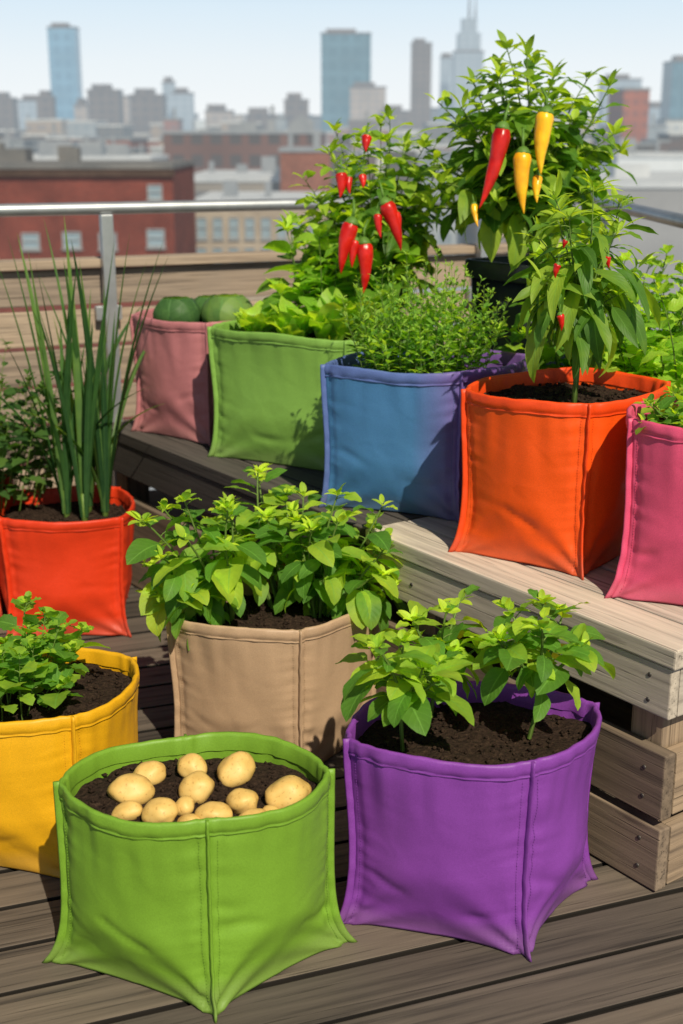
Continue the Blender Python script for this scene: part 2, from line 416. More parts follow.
    for k in range(4):
        sm = MB(); rws = []
        M = 44
        for i in range(M+1):
            hf = i/M; p = pt(k, 0, hf); v = V((p.x-cen.x, p.y-cen.y, 0)).normalized(); tg = V((-v.y, v.x, 0))
            wob = .0024*noise.noise(V((hf*14, k+seed, 0)))
            c = p+v*(.004+.002*math.exp(-hf/.05))+tg*wob
            rw = []
            for a in range(8):
                an = 2*math.pi*a/8
                rw.append(sm.vert(c+v*(.0085*math.cos(an))+tg*(.0032*math.sin(an))+V((0, 0, .002 if i == M else 0))))
            rws.append(rw)
        for i in range(M):
            for a in range(8): sm.face(rws[i][a], rws[i][(a+1) % 8], rws[i+1][(a+1) % 8], rws[i+1][a])
        sm.f.append(tuple(rws[-1])); sm.f.append(tuple(reversed(rws[0])))
        sm.build('corner_seam', mh, root)
    mt_ = mat_noise('thread_'+str(seed), tuple(x*.75 for x in col), tuple(x*.9 for x in col), 50., .8)
    def dash(st, a, b, out, r=.0005):
        d = (b-a).normalized(); sd = d.cross(out).normalized()*r; o = out*r
        ids = [st.vert(p+q) for p in (a, b) for q in (sd, o*1.8, -sd, -o)]
        for i in range(4): st.face(ids[i], ids[(i+1) % 4], ids[4+(i+1) % 4], ids[4+i])
        st.face(*ids[3::-1]); st.face(*ids[4:])
    if seed in (1, 2, 3, 4, 7, 8, 11):
        for k in (0, 3):
            L = (cs[(k+1) % 4]-cs[k]).length*.92
            for s in (.012/L, 1-.012/L):
                st = MB(); z = .012
                while z < h-.035:
                    a, b = pt(k, s, z/h), pt(k, s, (z+.0035)/h)
                    e = cs[(k+1) % 4]-cs[k]; nn = V((e.y, -e.x, 0)).normalized()
                    dash(st, a+nn*.0008, b+nn*.0008, nn); z += .0058
                st.build('stitching', mt_, root)
    soil_mesh(lambda: off(ring(1-soil/h), -.003), z0+h-soil, seed).build('soil', SOIL, root)
    return root

BZ = .505
grow_bag('lime green fabric grow bag full of potatoes, front left on the deck', (-.209, 1.829), (-.514, 1.98), (.015, 2.039), 0, .347, (.175, .34, .028), 1, .855, .845, .038, .045)
grow_bag('violet purple fabric grow bag on the deck in front of the bench', (.329, 1.992), (-.003, 2.09), (.49, 2.243), 0, .376, (.22, .050, .34), 2, .93, .88, .034, .045)
grow_bag('beige fabric grow bag on the deck behind the potato bag', (-.09, 2.640), (-.385, 2.735), (.085, 2.90), 0, .368, (.46, .31, .195), 3, .99, .94, .028, .045)
grow_bag('mustard yellow fabric grow bag cut off by the left edge', (-.502, 2.235), (-.86, 2.30), (-.43, 2.54), 0, .345, (.76, .39, .008), 4, .95, .92, .038, .04)
grow_bag('red orange fabric grow bag holding tall leeks at the far left', (-.62, 3.53), (-.96, 3.50), (-.68, 3.85), 0, .36, (.68, .042, .008), 5, .96, .90, .030, .05)
grow_bag('red orange fabric grow bag at the left edge beyond the leek bag', (-1.02, 3.66), (-1.34, 3.60), (-1.06, 3.98), 0, .38, (.68, .05, .008), 6, .96, .90, .030, .05)
grow_bag('bright orange fabric grow bag on the bench holding a tall chilli plant', (.505, 2.587), (.25, 2.765), (.74, 2.86), BZ, .368, (.84, .090, .005), 7, .92, .88, .030, .035, (.80, .065, .006))
grow_bag('blue fabric grow bag with violet right side on the bench', (.28, 3.0), (-.045, 3.13), (.48, 3.27), BZ, .358, (.055, .175, .37), 8, .98, .94, .026, .045, (.09, .14, .36), ((.17, .085, .31), -.05, .09))
grow_bag('pale green fabric grow bag between the dusty pink and blue bags', (.01, 3.44), (-.375, 3.66), (.20, 3.71), BZ, .372, (.20, .38, .065), 9, .97, .92, .028, .045)
grow_bag('dusty pink fabric grow bag at the far end of the bench', (-.395, 3.80), (-.65, 4.0), (-.21, 4.06), BZ, .365, (.46, .17, .185), 10, .95, .89, .028, .04)
grow_bag('hot pink fabric grow bag cut off by the right edge on the bench', (.800, 2.33), (.540, 2.465), (.955, 2.60), BZ, .365, (.70, .08, .18), 11, .87, .84, .030, .04)

# ---------------------------------------------------------------- potatoes
def mat_potato():
    m, nt, out = newmat('potato_skin'); b = bsdf(nt, out, .50, .35)
    tc = nd(nt, 'ShaderNodeTexCoord')
    n1 = nd(nt, 'ShaderNodeTexNoise', Scale=14., Detail=4., Roughness=.6); lk(nt, tc.outputs['Object'], n1.inputs['Vector'])
    n2 = nd(nt, 'ShaderNodeTexNoise', Scale=150., Detail=3.); lk(nt, tc.outputs['Object'], n2.inputs['Vector'])
    n3 = nd(nt, 'ShaderNodeTexVoronoi', Scale=50.); lk(nt, tc.outputs['Object'], n3.inputs['Vector'])
    c = ramp(nt, n1.outputs['Fac'], [(.3, (.50, .29, .075)), (.5, (.68, .44, .13)), (.75, (.76, .54, .20))])
    c = mix(nt, .5, c, ramp(nt, n2.outputs['Fac'], [(.31, (.50, .38, .26)), (.40, (1, 1, 1))]), 'MULTIPLY')
    c = mix(nt, .6, c, ramp(nt, n3.outputs['Distance'], [(.03, (.35, .22, .12)), (.09, (1, 1, 1))]), 'MULTIPLY')
    lk(nt, c, b.inputs['Base Color'])
    p = bump(nt, n2.outputs['Fac'], .08, .0015, None); bump(nt, n1.outputs['Fac'], .2, .005, b, p)
    return m
POT = mat_potato()
pots = [(131, 790, 24, 17, .1, 0), (149, 774, 19, 13, .3, 0), (192, 766, 17, 14, -.3, 0), (236, 770, 22, 18, .7, 0), (197, 788, 18, 17, .9, 0), (160, 812, 19, 13, -.2, 0), (184, 806, 12, 9, .1, 0), (214, 815, 18, 12, .1, 0), (243, 802, 18, 14, -.5, 0), (287, 794, 24, 18, .4, 0), (127, 812, 16, 10, 0, 1), (190, 823, 15, 10, -.3, 1), (252, 820, 17, 11, .5, 1), (272, 814, 11, 9, 0, 1)]
plab = ['large potato at the left end of the pile', 'potato behind the large left one, near the back rim', 'small round potato at the top of the pile', 'big round potato at the back right of the pile', 'round potato in the middle of the pile', 'potato front left of the middle one', 'smallest potato, tucked left of the centre', 'potato at the front middle of the pile', 'round potato left of the biggest one', 'biggest potato, at the right end of the pile', 'half buried potato at the front left', 'half buried potato against the front rim', 'low potato at the front right', 'small low potato under the biggest one']
for i, (x, y, a, b, rz, low) in enumerate(pots):
    c = at_z(x, y, .322 if not low else .312)
    k = 2.16/F_PX; A, B = a*k*1.0, b*k*1.10
    mb = MB(); nu, nv = 30, 20; rows = []
    def prad(d):
        r = 1+.20*noise.noise(d*1.1+V((i*3.7, 0, 0)))+.03*noise.noise(d*3.2+V((i, 5, 0)))+.006*noise.noise(d*9+V((i, 5, 0)))
        for e in range(5):
            ed = V((math.sin(i*3+e*2.1), math.cos(i*5+e*1.7), abs(math.sin(e*4+i)))).normalized()
            r -= .04*math.exp(-((d-ed).length/.09)**2)
        return V((d.x*A*r, d.y*B*.95*r, d.z*B*.9*r))
    for q in range(1, nv):
        th = math.pi*q/nv
        rows.append([prad(V((math.cos(th), math.sin(th)*math.cos(2*math.pi*p/nu), math.sin(th)*math.sin(2*math.pi*p/nu)))) for p in range(nu)])
    M = Matrix.Rotation(rz, 3, 'Z') @ Matrix.Rotation(R.uniform(-.35, .35), 3, 'Y')
    ids = [[mb.vert(M @ p+c) for p in row] for row in rows]
    e0 = mb.vert(M @ prad(V((1, 0, 0)))+c); e1 = mb.vert(M @ prad(V((-1, 0, 0)))+c)
    for q in range(len(ids)-1):
        for p in range(nu): mb.face(ids[q][p], ids[q+1][p], ids[q+1][(p+1) % nu], ids[q][(p+1) % nu])
    for p in range(nu):
        mb.face(e0, ids[0][p], ids[0][(p+1) % nu]); mb.face(e1, ids[-1][(p+1) % nu], ids[-1][p])
    o = mb.build('potato', POT, None, org=c)
    tag(o, plab[i]+' in the lime green bag', 'potato', 'potatoes heaped in the lime green bag')

# ---------------------------------------------------------------- plants
Z = V((0, 0, 1))
def bez(a, b, c, t): return a*(1-t)**2+b*2*t*(1-t)+c*t*t
def rv(rng): return V((rng.uniform(-1, 1), rng.uniform(-1, 1), rng.uniform(-1, 1)))
def bush(name, label, cat, base, shoots, mat, L=.08, W=.04, shape='ovate', seed=1, group=None, stem_r=.004, nl=12, droop=.7, el=(.1, .9), t0=.3, pet=.02, tint=(.2, .55), tipt=.95, stemmat=None, nseg=7, tipn=6, m=2, wave=.0015, trunk=None, fold=.22, tips=(.25, .5), tipfrom=.6, sizes=(.7, 1.15)):
    """shoots: list of (start, tip); leaves sit round each shoot."""
    rng = random.Random(seed); root = thing(name, label, cat, base, group)
    lf, st = MB(), MB()
    if trunk: st.tube([V(p) for p in trunk[0]], trunk[1], 8, t=.3)
    for si, (a, tip) in enumerate(shoots):
        a, tip = V(a), V(tip); ln = (tip-a).length
        midp = a.lerp(tip, .5)+V((rng.uniform(-.1, .1)*ln, rng.uniform(-.1, .1)*ln, .10*ln))
        pts = [bez(a, midp, tip, i/8) for i in range(9)]
        st.tube(pts, [stem_r*(1-.6*i/8) for i in range(9)], 6, t=.4, cap=False)
        az = rng.random()*6.28
        for i in range(nl):
            t = t0+(1-t0)*(i+.3)/nl; p = bez(a, midp, tip, t); ax = (bez(a, midp, tip, min(1, t+.05))-bez(a, midp, tip, t-.05)).normalized()
            az += 2.4+rng.uniform(-.35, .35)
            s1 = ax.cross(V((.3, .5, .1))).normalized(); s2 = ax.cross(s1)
            out = s1*math.cos(az)+s2*math.sin(az)
            e = el[0]+(el[1]-el[0])*(t-t0)/(1-t0)+rng.uniform(-.2, .2)
            d = V((out.x, out.y, out.z*.4)); d.normalize(); d = (d*math.cos(e)+Z*math.sin(e)).normalized()
            tt = (t-t0)/(1-t0)
            sz = (.75+.45*math.sin(math.pi*min(1, tt*1.1)))*(1-.5*tt**3)*rng.uniform(*sizes)
            tn = tint[0]+(tint[1]-tint[0])*rng.random()+(tipt-tint[1])*max(0, tt-tipfrom)/(1-tipfrom)*rng.random()
            pe = pet*rng.uniform(.7, 1.3)
            q = p+d*pe
            if pe > .006: st.tube([p, p+d*pe*.5+Z*pe*.08, q], [.0014, .0011, .001], 4, t=.6, cap=False)
            up = (Z+rv(rng)*.45).normalized()
            lf.leaf(q, d, up, L*sz, W*sz*rng.uniform(.85, 1.1), droop*rng.uniform(.5, 1.4), fold*rng.uniform(.4, 1.5), tn, shape, nseg, m, wave, rng)
        tk = tipn if rng.random() < .7 else tipn//2
        for i in range(tk):
            az = i*2.4+rng.random(); e = rng.uniform(.2, 1.3); d = V((math.cos(az)*math.cos(e), math.sin(az)*math.cos(e), math.sin(e)))
            lf.leaf(tip-Z*.004+d*rng.uniform(0, .008), d, Z+rv(rng)*.3, L*rng.uniform(*tips), W*rng.uniform(*tips), .6, .3, min(1, tipt+rng.uniform(-.35, .1)), shape, max(4, nseg-3), m, 0, rng)
    lf.build('foliage', mat, root); st.build('stem', stemmat or STEM, root)
    return root
def ell(cen, rad, n, seed, zmin=-.6):
    rng = random.Random(seed); out = []
    for i in range(n):
        zf = zmin+(1-zmin)*(i+.5)/n; r = math.sqrt(max(0, 1-zf*zf)); a = i*2.4+seed
        k = rng.uniform(.5, 1.05)
        out.append(V((cen[0]+rad[0]*r*math.cos(a)*k, cen[1]+rad[1]*r*math.sin(a)*k, cen[2]+rad[2]*zf*(.7+.3*k))))
    return out
def chilli(root, top, tip, rad, mat, seed, bend=.12):
    rng = random.Random(seed); top, tip = V(top), V(tip); ax = tip-top; L = ax.length
    sd = ax.cross(V((0, 1, 0))).normalized()*L*bend*rng.choice((-1, 1))
    pts, rr = [], []
    n = 20
    for i in range(n+1):
        t = i/n; pts.append(bez(top, top.lerp(tip, .55)+sd, tip, t))
        rr.append(rad*(min(1, .62+t*4)**.8)*max(.03, 1-t**1.5)**.85*(1+.04*math.sin(t*13+seed)))
    mb = MB(); mb.tube(pts, rr, 14); o = mb.build('chilli', mat, root)
    cx = MB(); up = -ax.normalized()
    cx.tube([top-up*rad*.35, top-up*rad*.1, top+up*rad*.4, top+up*rad*.6], [rad*.8, rad*.85, rad*.55, rad*.2], 9)
    cx.tube([top+up*rad*.4, top+up*rad*1.1+Z*rad*.3, top+up*rad*1.2+Z*rad*1.2+V((rng.uniform(-1, 1)*rad*.6, rad*.6, 0))], [rad*.2, rad*.16, rad*.14], 6)
    cx.build('calyx', CALYX, o)

# purple bag: pepper seedlings, soil showing between them
sz = .335
for i, (px, py, Yt, bx, by, sp, ns, lab) in enumerate([(404, 640, 2.08, .11, 2.13, .065, 6, 'young pepper plant at the left of the purple bag'), (446, 612, 2.26, .17, 2.27, .065, 5, 'young pepper plant at the back middle of the purple bag'), (543, 602, 2.16, .345, 2.18, .080, 7, 'tallest young pepper plant at the right of the purple bag')]):
    tip = at_y(px, py, Yt); b = V((bx, by, sz))
    sh = [(b, tip)]
    for q in range(ns):
        a = q*1.3+i; sh.append((b.lerp(tip, .35), b.lerp(tip, .80)+V((math.cos(a)*sp, math.sin(a)*sp*.9, R.uniform(-.04, .05)))))
    bush('pepper_seedling', lab, 'pepper plant', b, sh, LF_PEP, .082, .048, 'ovate', 60+i, 'young pepper plants in the purple bag', .0045, 8, .95, (-.35, .8), .35, .02, (.3, .85), .95, nseg=9, tipn=9, m=3, wave=.0015, tips=(.2, .45), tipfrom=.4, sizes=(.6, 1.1))
# beige bag: bushy potato plants
for i, (px, py, Yt, bx, by, spread, nsh, lab) in enumerate([(184, 500, 2.74, -.27, 2.80, .11, 9, 'bushy potato plant at the left of the beige bag'), (258, 472, 2.96, -.15, 2.90, .12, 9, 'bushy potato plant at the back middle of the beige bag'), (338, 494, 2.84, -.05, 2.84, .15, 11, 'bushy potato plant at the right of the beige bag')]):
    tip = at_y(px, py, Yt); b = V((bx, by, .325)); sh = [(b, tip)]
    for q in range(nsh):
        a = q*2.4+i*.7; k = R.uniform(.6, 1.1); sh.append((b+V((math.cos(a), math.sin(a), 0))*.02, V((tip.x+math.cos(a)*spread*k, tip.y+math.sin(a)*spread*k*.9, tip.z-R.uniform(.01, .12)))))
    for q in range(4):
        a = -3.3+q*.45 if i == 0 else -.6+q*.5
        sh.append((b+V((math.cos(a), math.sin(a), 0))*.02, b+V((math.cos(a)*.17, math.sin(a)*.13, R.uniform(.07, .13)))))
    bush('potato_plant', lab, 'potato plant', b, sh, LF_TOM, .094, .055, 'ovate', 30+i, 'leafy potato plants in the beige bag', .0045, 9, 1., (-.6, .75), .35, .018, (.25, .8), .95, nseg=8, tipn=9, m=2, tips=(.18, .42), tipfrom=.45, sizes=(.6, 1.15))
# yellow bag
sh = []
for i in range(34):
    a = i*2.4; r = .15*math.sqrt((i+.5)/34); b = V((-.68+r*math.cos(a)*.8, 2.39+r*math.sin(a)*.7, .30))
    sh.append((b, b+V((math.cos(a)*.05+R.uniform(-.02, .02), math.sin(a)*.04, R.uniform(.08, .20)-.25*max(0, b.x+.66)))))
bush('celery_plant', 'leafy green herb growing in the yellow bag', 'herb', (-.68, 2.39, .30), sh, LF_PEP, .050, .046, 'tooth', 41, None, .002, 8, .5, (.0, .8), .4, .012, (.25, .8), .85, nseg=7, tipn=6)
# blue bag: fine leaved herb
sh = []
for i in range(150):
    a = i*2.4; r = .13*math.sqrt((i+.5)/150); b = V((.20+r*math.cos(a)*1.1, 3.15+r*math.sin(a)*.8, BZ+.30))
    sh.append((b, b+V((math.cos(a)*r*.4+R.uniform(-.025, .025), math.sin(a)*r*.3+R.uniform(-.02, .02), R.uniform(.14, .29)*(1.2-r*2.6)))))
bush('thyme_plant', 'fine leaved bushy herb standing in the blue bag', 'herb', (.20, 3.15, BZ+.30), sh, LF_HERB, .030, .013, 'ovate', 42, None, .0013, 16, .3, (.2, .9), .12, .002, (.3, .95), .95, nseg=3, m=1, tipn=5, wave=0)
# pale green bag: broad lettuce in front, basil behind
rng = random.Random(91); root = thing('lettuce_plant', 'broad pale lettuce leaves rising above the rim of the pale green bag', 'lettuce', (-.10, 3.65, BZ+.31)); lf = MB(); st = MB()
for hx, hy, hs_ in ((-.24, 3.71, .8), (-.13, 3.62, .9), (-.03, 3.60, 1.15), (.04, 3.66, 1.25)):
    hb = V((hx, hy, BZ+.33)); st.tube([hb-Z*.02, hb+Z*.03], [.010, .007], 8)
    for i in range(15):
        a = i*2.4+hx*30; k = i/15; e = 1.5-.55*k; o_ = V((math.cos(a), math.sin(a), 0)); d = o_*math.cos(e)+Z*math.sin(e)
        lf.leaf(hb+o_*.008, d, Z*math.cos(e)-o_*math.sin(e), .15*hs_*rng.uniform(.75, 1.1), .085*hs_*rng.uniform(.8, 1.1), (1.1-.3*k)*rng.uniform(.5, 1.1), .15, rng.uniform(.2, .9), 'ovate', 11, 3, .006, rng)
lf.build('leaves', LF_LET, root); st.build('stalk', STEM, root)
sh = []
for i in range(30):
    a = i*2.4; r = .13*math.sqrt((i+.5)/30); b = V((0+r*math.cos(a)*1.2, 3.79+r*math.sin(a)*.6, BZ+.31))
    sh.append((b, b+V((math.cos(a)*r*.5+.01, math.sin(a)*r*.5, R.uniform(.16, .36)))))
bush('basil_plant', 'tall bright basil at the back of the pale green bag', 'herb', (0, 3.79, BZ+.31), sh, LF_LET, .105, .070, 'ovate', 48, None, .003, 8, 1., (-.2, .8), .2, .012, (.1, .75), .95, nseg=7, tipn=6, sizes=(.6, 1.2))
def head(label, base, seed, r, mat, t):
    """round firm head: overlapping cupped leaves wrapped on a ball"""
    rng = random.Random(seed); base = V(base); root = thing('cabbage', label, 'cabbage', base, 'cabbages in the dusty pink bag'); lf = MB()
    for i in range(26):
        k = i/26; a = i*2.4+seed; o = V((math.cos(a), math.sin(a), 0)); rr = r*(.86+.16*k)
        rows = []; th0, th1 = 2.5, .15+.5*k; nn, mm = 10, 4; tn = t+rng.uniform(-.15, .2)
        for q in range(nn+1):
            u = q/nn; th = th0+(th1-th0)*u; w = 1.0*math.sin(math.pi*min(.97, max(.05, u*.9+.06)))**.6
            row = []
            for j in range(-mm, mm+1):
                az = a+j/mm*w*.95/max(.35, math.sin(th)); az = max(a-1.3, min(a+1.3, az))
                lift = 1+.05*k*abs(j/mm)+.10*k*u**3+.02*math.sin(u*9+j)
                row.append(lf.vert(base+V((math.cos(az)*math.sin(th), math.sin(az)*math.sin(th), math.cos(th)*.85))*rr*lift, (u, j/mm*.5+.5, 0), tn))
            rows.append(row)
        for q in range(nn):
            for j in range(2*mm): lf.face(rows[q][j], rows[q][j+1], rows[q+1][j+1], rows[q+1][j])
    st = MB(); st.tube([base-Z*r*1.1, base-Z*r*.6], [.014, .012], 8)
    lf.build('leaves', mat, root); st.build('stalk', STEM, root)
head('blue green cabbage at the left of the dusty pink bag', (-.50, 3.97, BZ+.365), 1, .070, LF_CAB, .3)
head('pale green cabbage at the right of the dusty pink bag', (-.345, 3.95, BZ+.368), 2, .078, LF_CAB, .7)
head('small green cabbage at the back of the dusty pink bag', (-.41, 4.06, BZ+.365), 3, .062, LF_CAB, .5)
# leeks
def leek(label, base, n, Lm, seed, leanx):
    rng = random.Random(seed); base = V(base); root = thing('leek_plant', label, 'leek', base, 'tall leeks in the red orange bag'); lf = MB(); st = MB()
    st.tube([base-Z*.02, base+Z*.05, base+Z*.09], [.010, .010, .008], 10, t=.5)
    for i in range(n):
        a = rng.uniform(0, 6.28); lean = rng.uniform(.02, .12)
        d = V((math.cos(a)*lean+leanx, math.sin(a)*lean*.6, 1)).normalized()
        up = V((math.cos(a+rng.uniform(-.5, .5)), math.sin(a), .2))*-1
        lf.leaf(base+V((math.cos(a), math.sin(a), 0))*.012+Z*.02, d, up, Lm*rng.uniform(.5, 1.05), .018*rng.uniform(.7, 1.25), rng.choice((.05, .1, .15, .25, .35, 1.2)), .55, rng.uniform(.1, .75), 'blade', 14, 1, 0, rng)
    lf.build('leaves', LF_LEEK, root); st.build('stalk', STEM, root)
leek('leek with the tallest upright blades, left one in the red orange bag', (-.81, 3.68, .31), 15, .80, 1, -.01)
leek('leek standing behind the others in the red orange bag', (-.76, 3.76, .31), 15, .82, 2, .0)
leek('leek nearest the front rim of the red orange bag', (-.75, 3.64, .31), 13, .74, 4, .01)
leek('leek with blades leaning right in the red orange bag', (-.70, 3.70, .31), 15, .80, 3, .02)
sh = []
for i in range(52):
    a = i*2.4; r = .18*math.sqrt((i+.5)/52); b = V((-1.08+r*math.cos(a), 3.8+r*math.sin(a), .33))
    sh.append((b, b+V((math.cos(a)*r*.8, math.sin(a)*r*.5, R.uniform(.18, .46)))))
bush('parsley_plant', 'dark leafy parsley at the left edge beyond the leeks', 'herb', (-1.08, 3.8, .33), sh, LF_DARK, .055, .038, 'tooth', 44, None, .002, 12, .6, (-.2, .8), .15, .01, (.1, .65), .8, nseg=6, tipn=5, m=1)
# pink bag herb
sh = []
for i in range(30):
    a = i*2.4; r = .12*math.sqrt((i+.5)/30); b = V((.755+r*math.cos(a), 2.50+r*math.sin(a), BZ+.33))
    sh.append((b, b+V((math.cos(a)*r*.6-.005, math.sin(a)*r*.3, R.uniform(.03, .10)))))
bush('mint_plant', 'low green mint showing over the hot pink bag', 'herb', (.755, 2.50, BZ+.33), sh, LF_PEP, .042, .028, 'ovate', 45, None, .002, 9, .6, (0, .8), .2, .006, (.3, .8), .9, nseg=6, tipn=5)
# chilli plant in the orange bag
def fan(trunktop, cen, rad, n, seed, zmin=-.5): return [(trunktop, t) for t in ell(cen, rad, n, seed, zmin)]
b3 = V((.495, 2.73, BZ+.33)); tt = V((.505, 2.74, 1.02))
c3 = bush('chilli_plant', 'slender chilli plant with narrow drooping leaves in the orange bag', 'chilli plant', b3, fan(tt, (.495, 2.75, 1.13), (.145, .12, .18), 15, 3, -.4), LF_CHI, .135, .034, 'lance', 51, None, .003, 12, 1.2, (-.9, .5), .15, .02, (.2, .9), .95, nseg=9, tipn=6,
          trunk=([b3-Z*.02, b3+V((.004, 0, .08)), tt], [.007, .006, .004]), sizes=(.6, 1.15))
for i, (x, y, L, r) in enumerate([(560, 314, .035, .008), (558, 264, .028, .008), (608, 256, .024, .007), (566, 240, .016, .006)]):
    p = at_y(x, y, 2.63); chilli(c3, p, p+V((.004*(-1)**i, 0, -L)), r, RED, i)
# big chilli plant with red and yellow pods
b2 = V((.54, 3.74, 1.0)); tt = V((.53, 3.72, 1.16))
c2 = bush('chilli_plant', 'large chilli plant with one red and several yellow pods in the tall black planter', 'chilli plant', b2, fan(tt, (.49, 3.70, 1.33), (.31, .22, .31), 50, 5, -.48), LF_CHI, .13, .052, 'lance', 52, None, .004, 13, .9, (-.3, .7), .25, .02, (.2, .95), 1., nseg=8, tipn=6,
          trunk=([b2-Z*.05, b2+Z*.08, tt], [.012, .010, .008]), sizes=(.6, 1.15))
for i, (x0, y0, x1, y1, r, m_) in enumerate([(503, 127, 479, 209, .024, RED), (523, 152, 524, 214, .024, YEL), (546, 112, 541, 175, .025, YEL), (538, 176, 537, 203, .014, YEL), (474, 204, 478, 227, .010, YEL)]):
    chilli(c2, at_y(x0, y0, 3.43), at_y(x1, y1, 3.40), r, m_, i, .07)
# red chilli plant behind
b1 = V((.09, 3.98, .80)); tt = V((.09, 3.94, .98))
c1 = bush('chilli_plant', 'chilli plant hung with red pods behind the pale green bag', 'chilli plant', b1, fan(tt, (.10, 3.88, 1.17), (.23, .17, .29), 50, 8, -.75), LF_CHI, .115, .054, 'ovate', 53, None, .003, 12, 1., (-.4, .6), .2, .018, (.3, 1.), 1., nseg=7, tipn=5,
          trunk=([b1-Z*.05, b1+Z*.08, tt], [.010, .009, .007]), sizes=(.6, 1.15))
for i, (x0, y0, x1, y1, r) in enumerate([(352, 222, 341, 274, .025), (364, 242, 363, 294, .024), (385, 202, 401, 251, .023), (341, 173, 340, 198, .017), (367, 136, 366, 152, .015), (349, 177, 350, 194, .011), (395, 212, 399, 236, .014), (362, 175, 363, 188, .012), (356, 240, 352, 268, .015), (378, 214, 381, 238, .013)]):
    chilli(c1, at_y(x0, y0, 3.62), at_y(x1, y1, 3.60), r, RED, i+10, .08)
# right edge leafy greens
for gi, (cx, cy, n, hh, lab, mt, tq) in enumerate(((.86, 3.10, 50, (.14, .38), 'bright frilly salad greens at the right edge behind the orange bag', LF_LET, (.3, .85)), (.70, 3.34, 40, (.2, .42), 'mid green salad plant between the chilli and the frilly greens', LF_PEP, (.3, .8)))):
    sh = []
    for i in range(n):
        a = i*2.4; r = .19*math.sqrt((i+.5)/n); b = V((cx+r*math.cos(a)*.8, cy+r*math.sin(a)*.8, .70))
        sh.append((b, b+V((math.cos(a)*r*.8, math.sin(a)*r*.4, R.uniform(*hh)))))
    bush('leafy_greens', lab, 'salad plant', (cx, cy, .70), sh, mt, .08, .055, 'tooth', 46+gi*9, None, .003, 11, .9, (-.2, .8), .15, .01, tq, .95, nseg=7, tipn=6, wave=.004)

# ---------------------------------------------------------------- black planters
BANG = math.atan2(-.812, .583)
def planter(label, c, half, h, seed):
    root = thing('planter', label, 'planter', (c[0], c[1], 0), 'tall black planters behind the bench', 0.0); ca, sa = math.cos(BANG), math.sin(BANG)
    def rg(hf, z, r=.02):
        out = []
        for qx, qy, a0 in ((1, -1, -90), (1, 1, 0), (-1, 1, 90), (-1, -1, 180)):
            for k in range(5):
                a = math.radians(a0+k*22.5); x = qx*(hf-r)+r*math.cos(a); y = qy*(hf-r)+r*math.sin(a)
                out.append(V((c[0]+x*ca-y*sa, c[1]+x*sa+y*ca, z)))
        return out
    def skin(name, secs):
        mb = MB(); rows = [[mb.vert(p) for p in rg(*s_)] for s_ in secs]
        for i in range(len(rows)-1):
            for j in range(20): mb.face(rows[i][j], rows[i][(j+1) % 20], rows[i+1][(j+1) % 20], rows[i+1][j])
        return mb.build(name, BLACKP, root)
    skin('planter_body', [(half*.7, 0), (half*.72, .004), (half*.96, h-.05), (half*.93, h-.05), (half*.9, h-.16)])
    skin('planter_rim', [(half*.965, h-.052), (half*1.04, h-.05), (half*1.06, h-.045), (half*1.06, h-.005), (half*1.04, h), (half*.97, h), (half*.94, h-.006), (half*.93, h-.05)])
    soil_mesh(lambda: rg(half*.915, 0), h-.06, seed, 60).build('soil', SOIL, root)
planter('tall black planter under the chilli plant with yellow pods', (.545, 3.74), .135, 1.06, 61)
planter('black planter hidden behind the pale green bag', (.09, 4.02), .12, .85, 62)
planter('black planter under the frilly greens behind the orange bag', (.88, 3.12), .15, .74, 63)
planter('black planter under the mid green salad plant', (.72, 3.42), .13, .74, 64)

# ---------------------------------------------------------------- bench
Apt = V((.60, 2.19)); ux = V((-.583, .812)); LB = 2.36; Bpt = Apt+ux*LB
bench = thing('bench', 'long weathered timber bench carrying the row of coloured bags', 'bench', (Bpt.x, Bpt.y, 0), None, BANG)
DP = .50
r2 = random.Random(5)
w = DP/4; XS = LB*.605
for nm, mt, xa, xb in (('shaded_seat_boards', W_SHADED, 0, XS), ('seat_boards', W_BENCH, XS+.004, LB+.01)):  # far length takes the darker wood that stands in for shade
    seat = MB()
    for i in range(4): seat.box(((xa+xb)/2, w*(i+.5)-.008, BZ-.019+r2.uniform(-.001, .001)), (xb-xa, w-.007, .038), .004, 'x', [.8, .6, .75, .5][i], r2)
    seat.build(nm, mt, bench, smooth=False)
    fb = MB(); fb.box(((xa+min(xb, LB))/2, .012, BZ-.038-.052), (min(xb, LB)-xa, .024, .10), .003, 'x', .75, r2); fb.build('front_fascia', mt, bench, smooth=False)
fb = MB(); fb.box((LB-.012, .024+(DP-.03)/2+.002, BZ-.038-.052), (.024, DP-.03, .10), .003, 'y', .65, r2); fb.build('end_fascia', W_BENCH, bench, smooth=False)
for z0_, z1_ in ((.155, .29), (.004, .135)):
    for y in (.018, DP-.05):
        s_ = MB(); s_.box((LB/2, y, (z0_+z1_)/2), (LB-.004, .030, z1_-z0_), .003, 'x', None, r2); s_.build('slat', W_SLAT, bench, smooth=False)
    s_ = MB(); s_.box((LB-.018, DP/2-.01, (z0_+z1_)/2), (.030, DP-.095, z1_-z0_-.006), .003, 'y', .95, r2); s_.build('slat', W_SLAT, bench, smooth=False)
for x in (.05, LB*.35, LB*.68, LB-.080):
    for y in (.078, DP-.11):
        s_ = MB(); s_.box((x, y, (BZ-.04)/2), (.08, .08, BZ-.042), .004, 'z', .95 if x > 2 else None, r2); s_.build('leg', W_SLAT, bench, smooth=False)
scr = mat_noise('screw_steel', (.05, .045, .04), (.12, .11, .1), 90., .5, .5, .1, .001, .6)
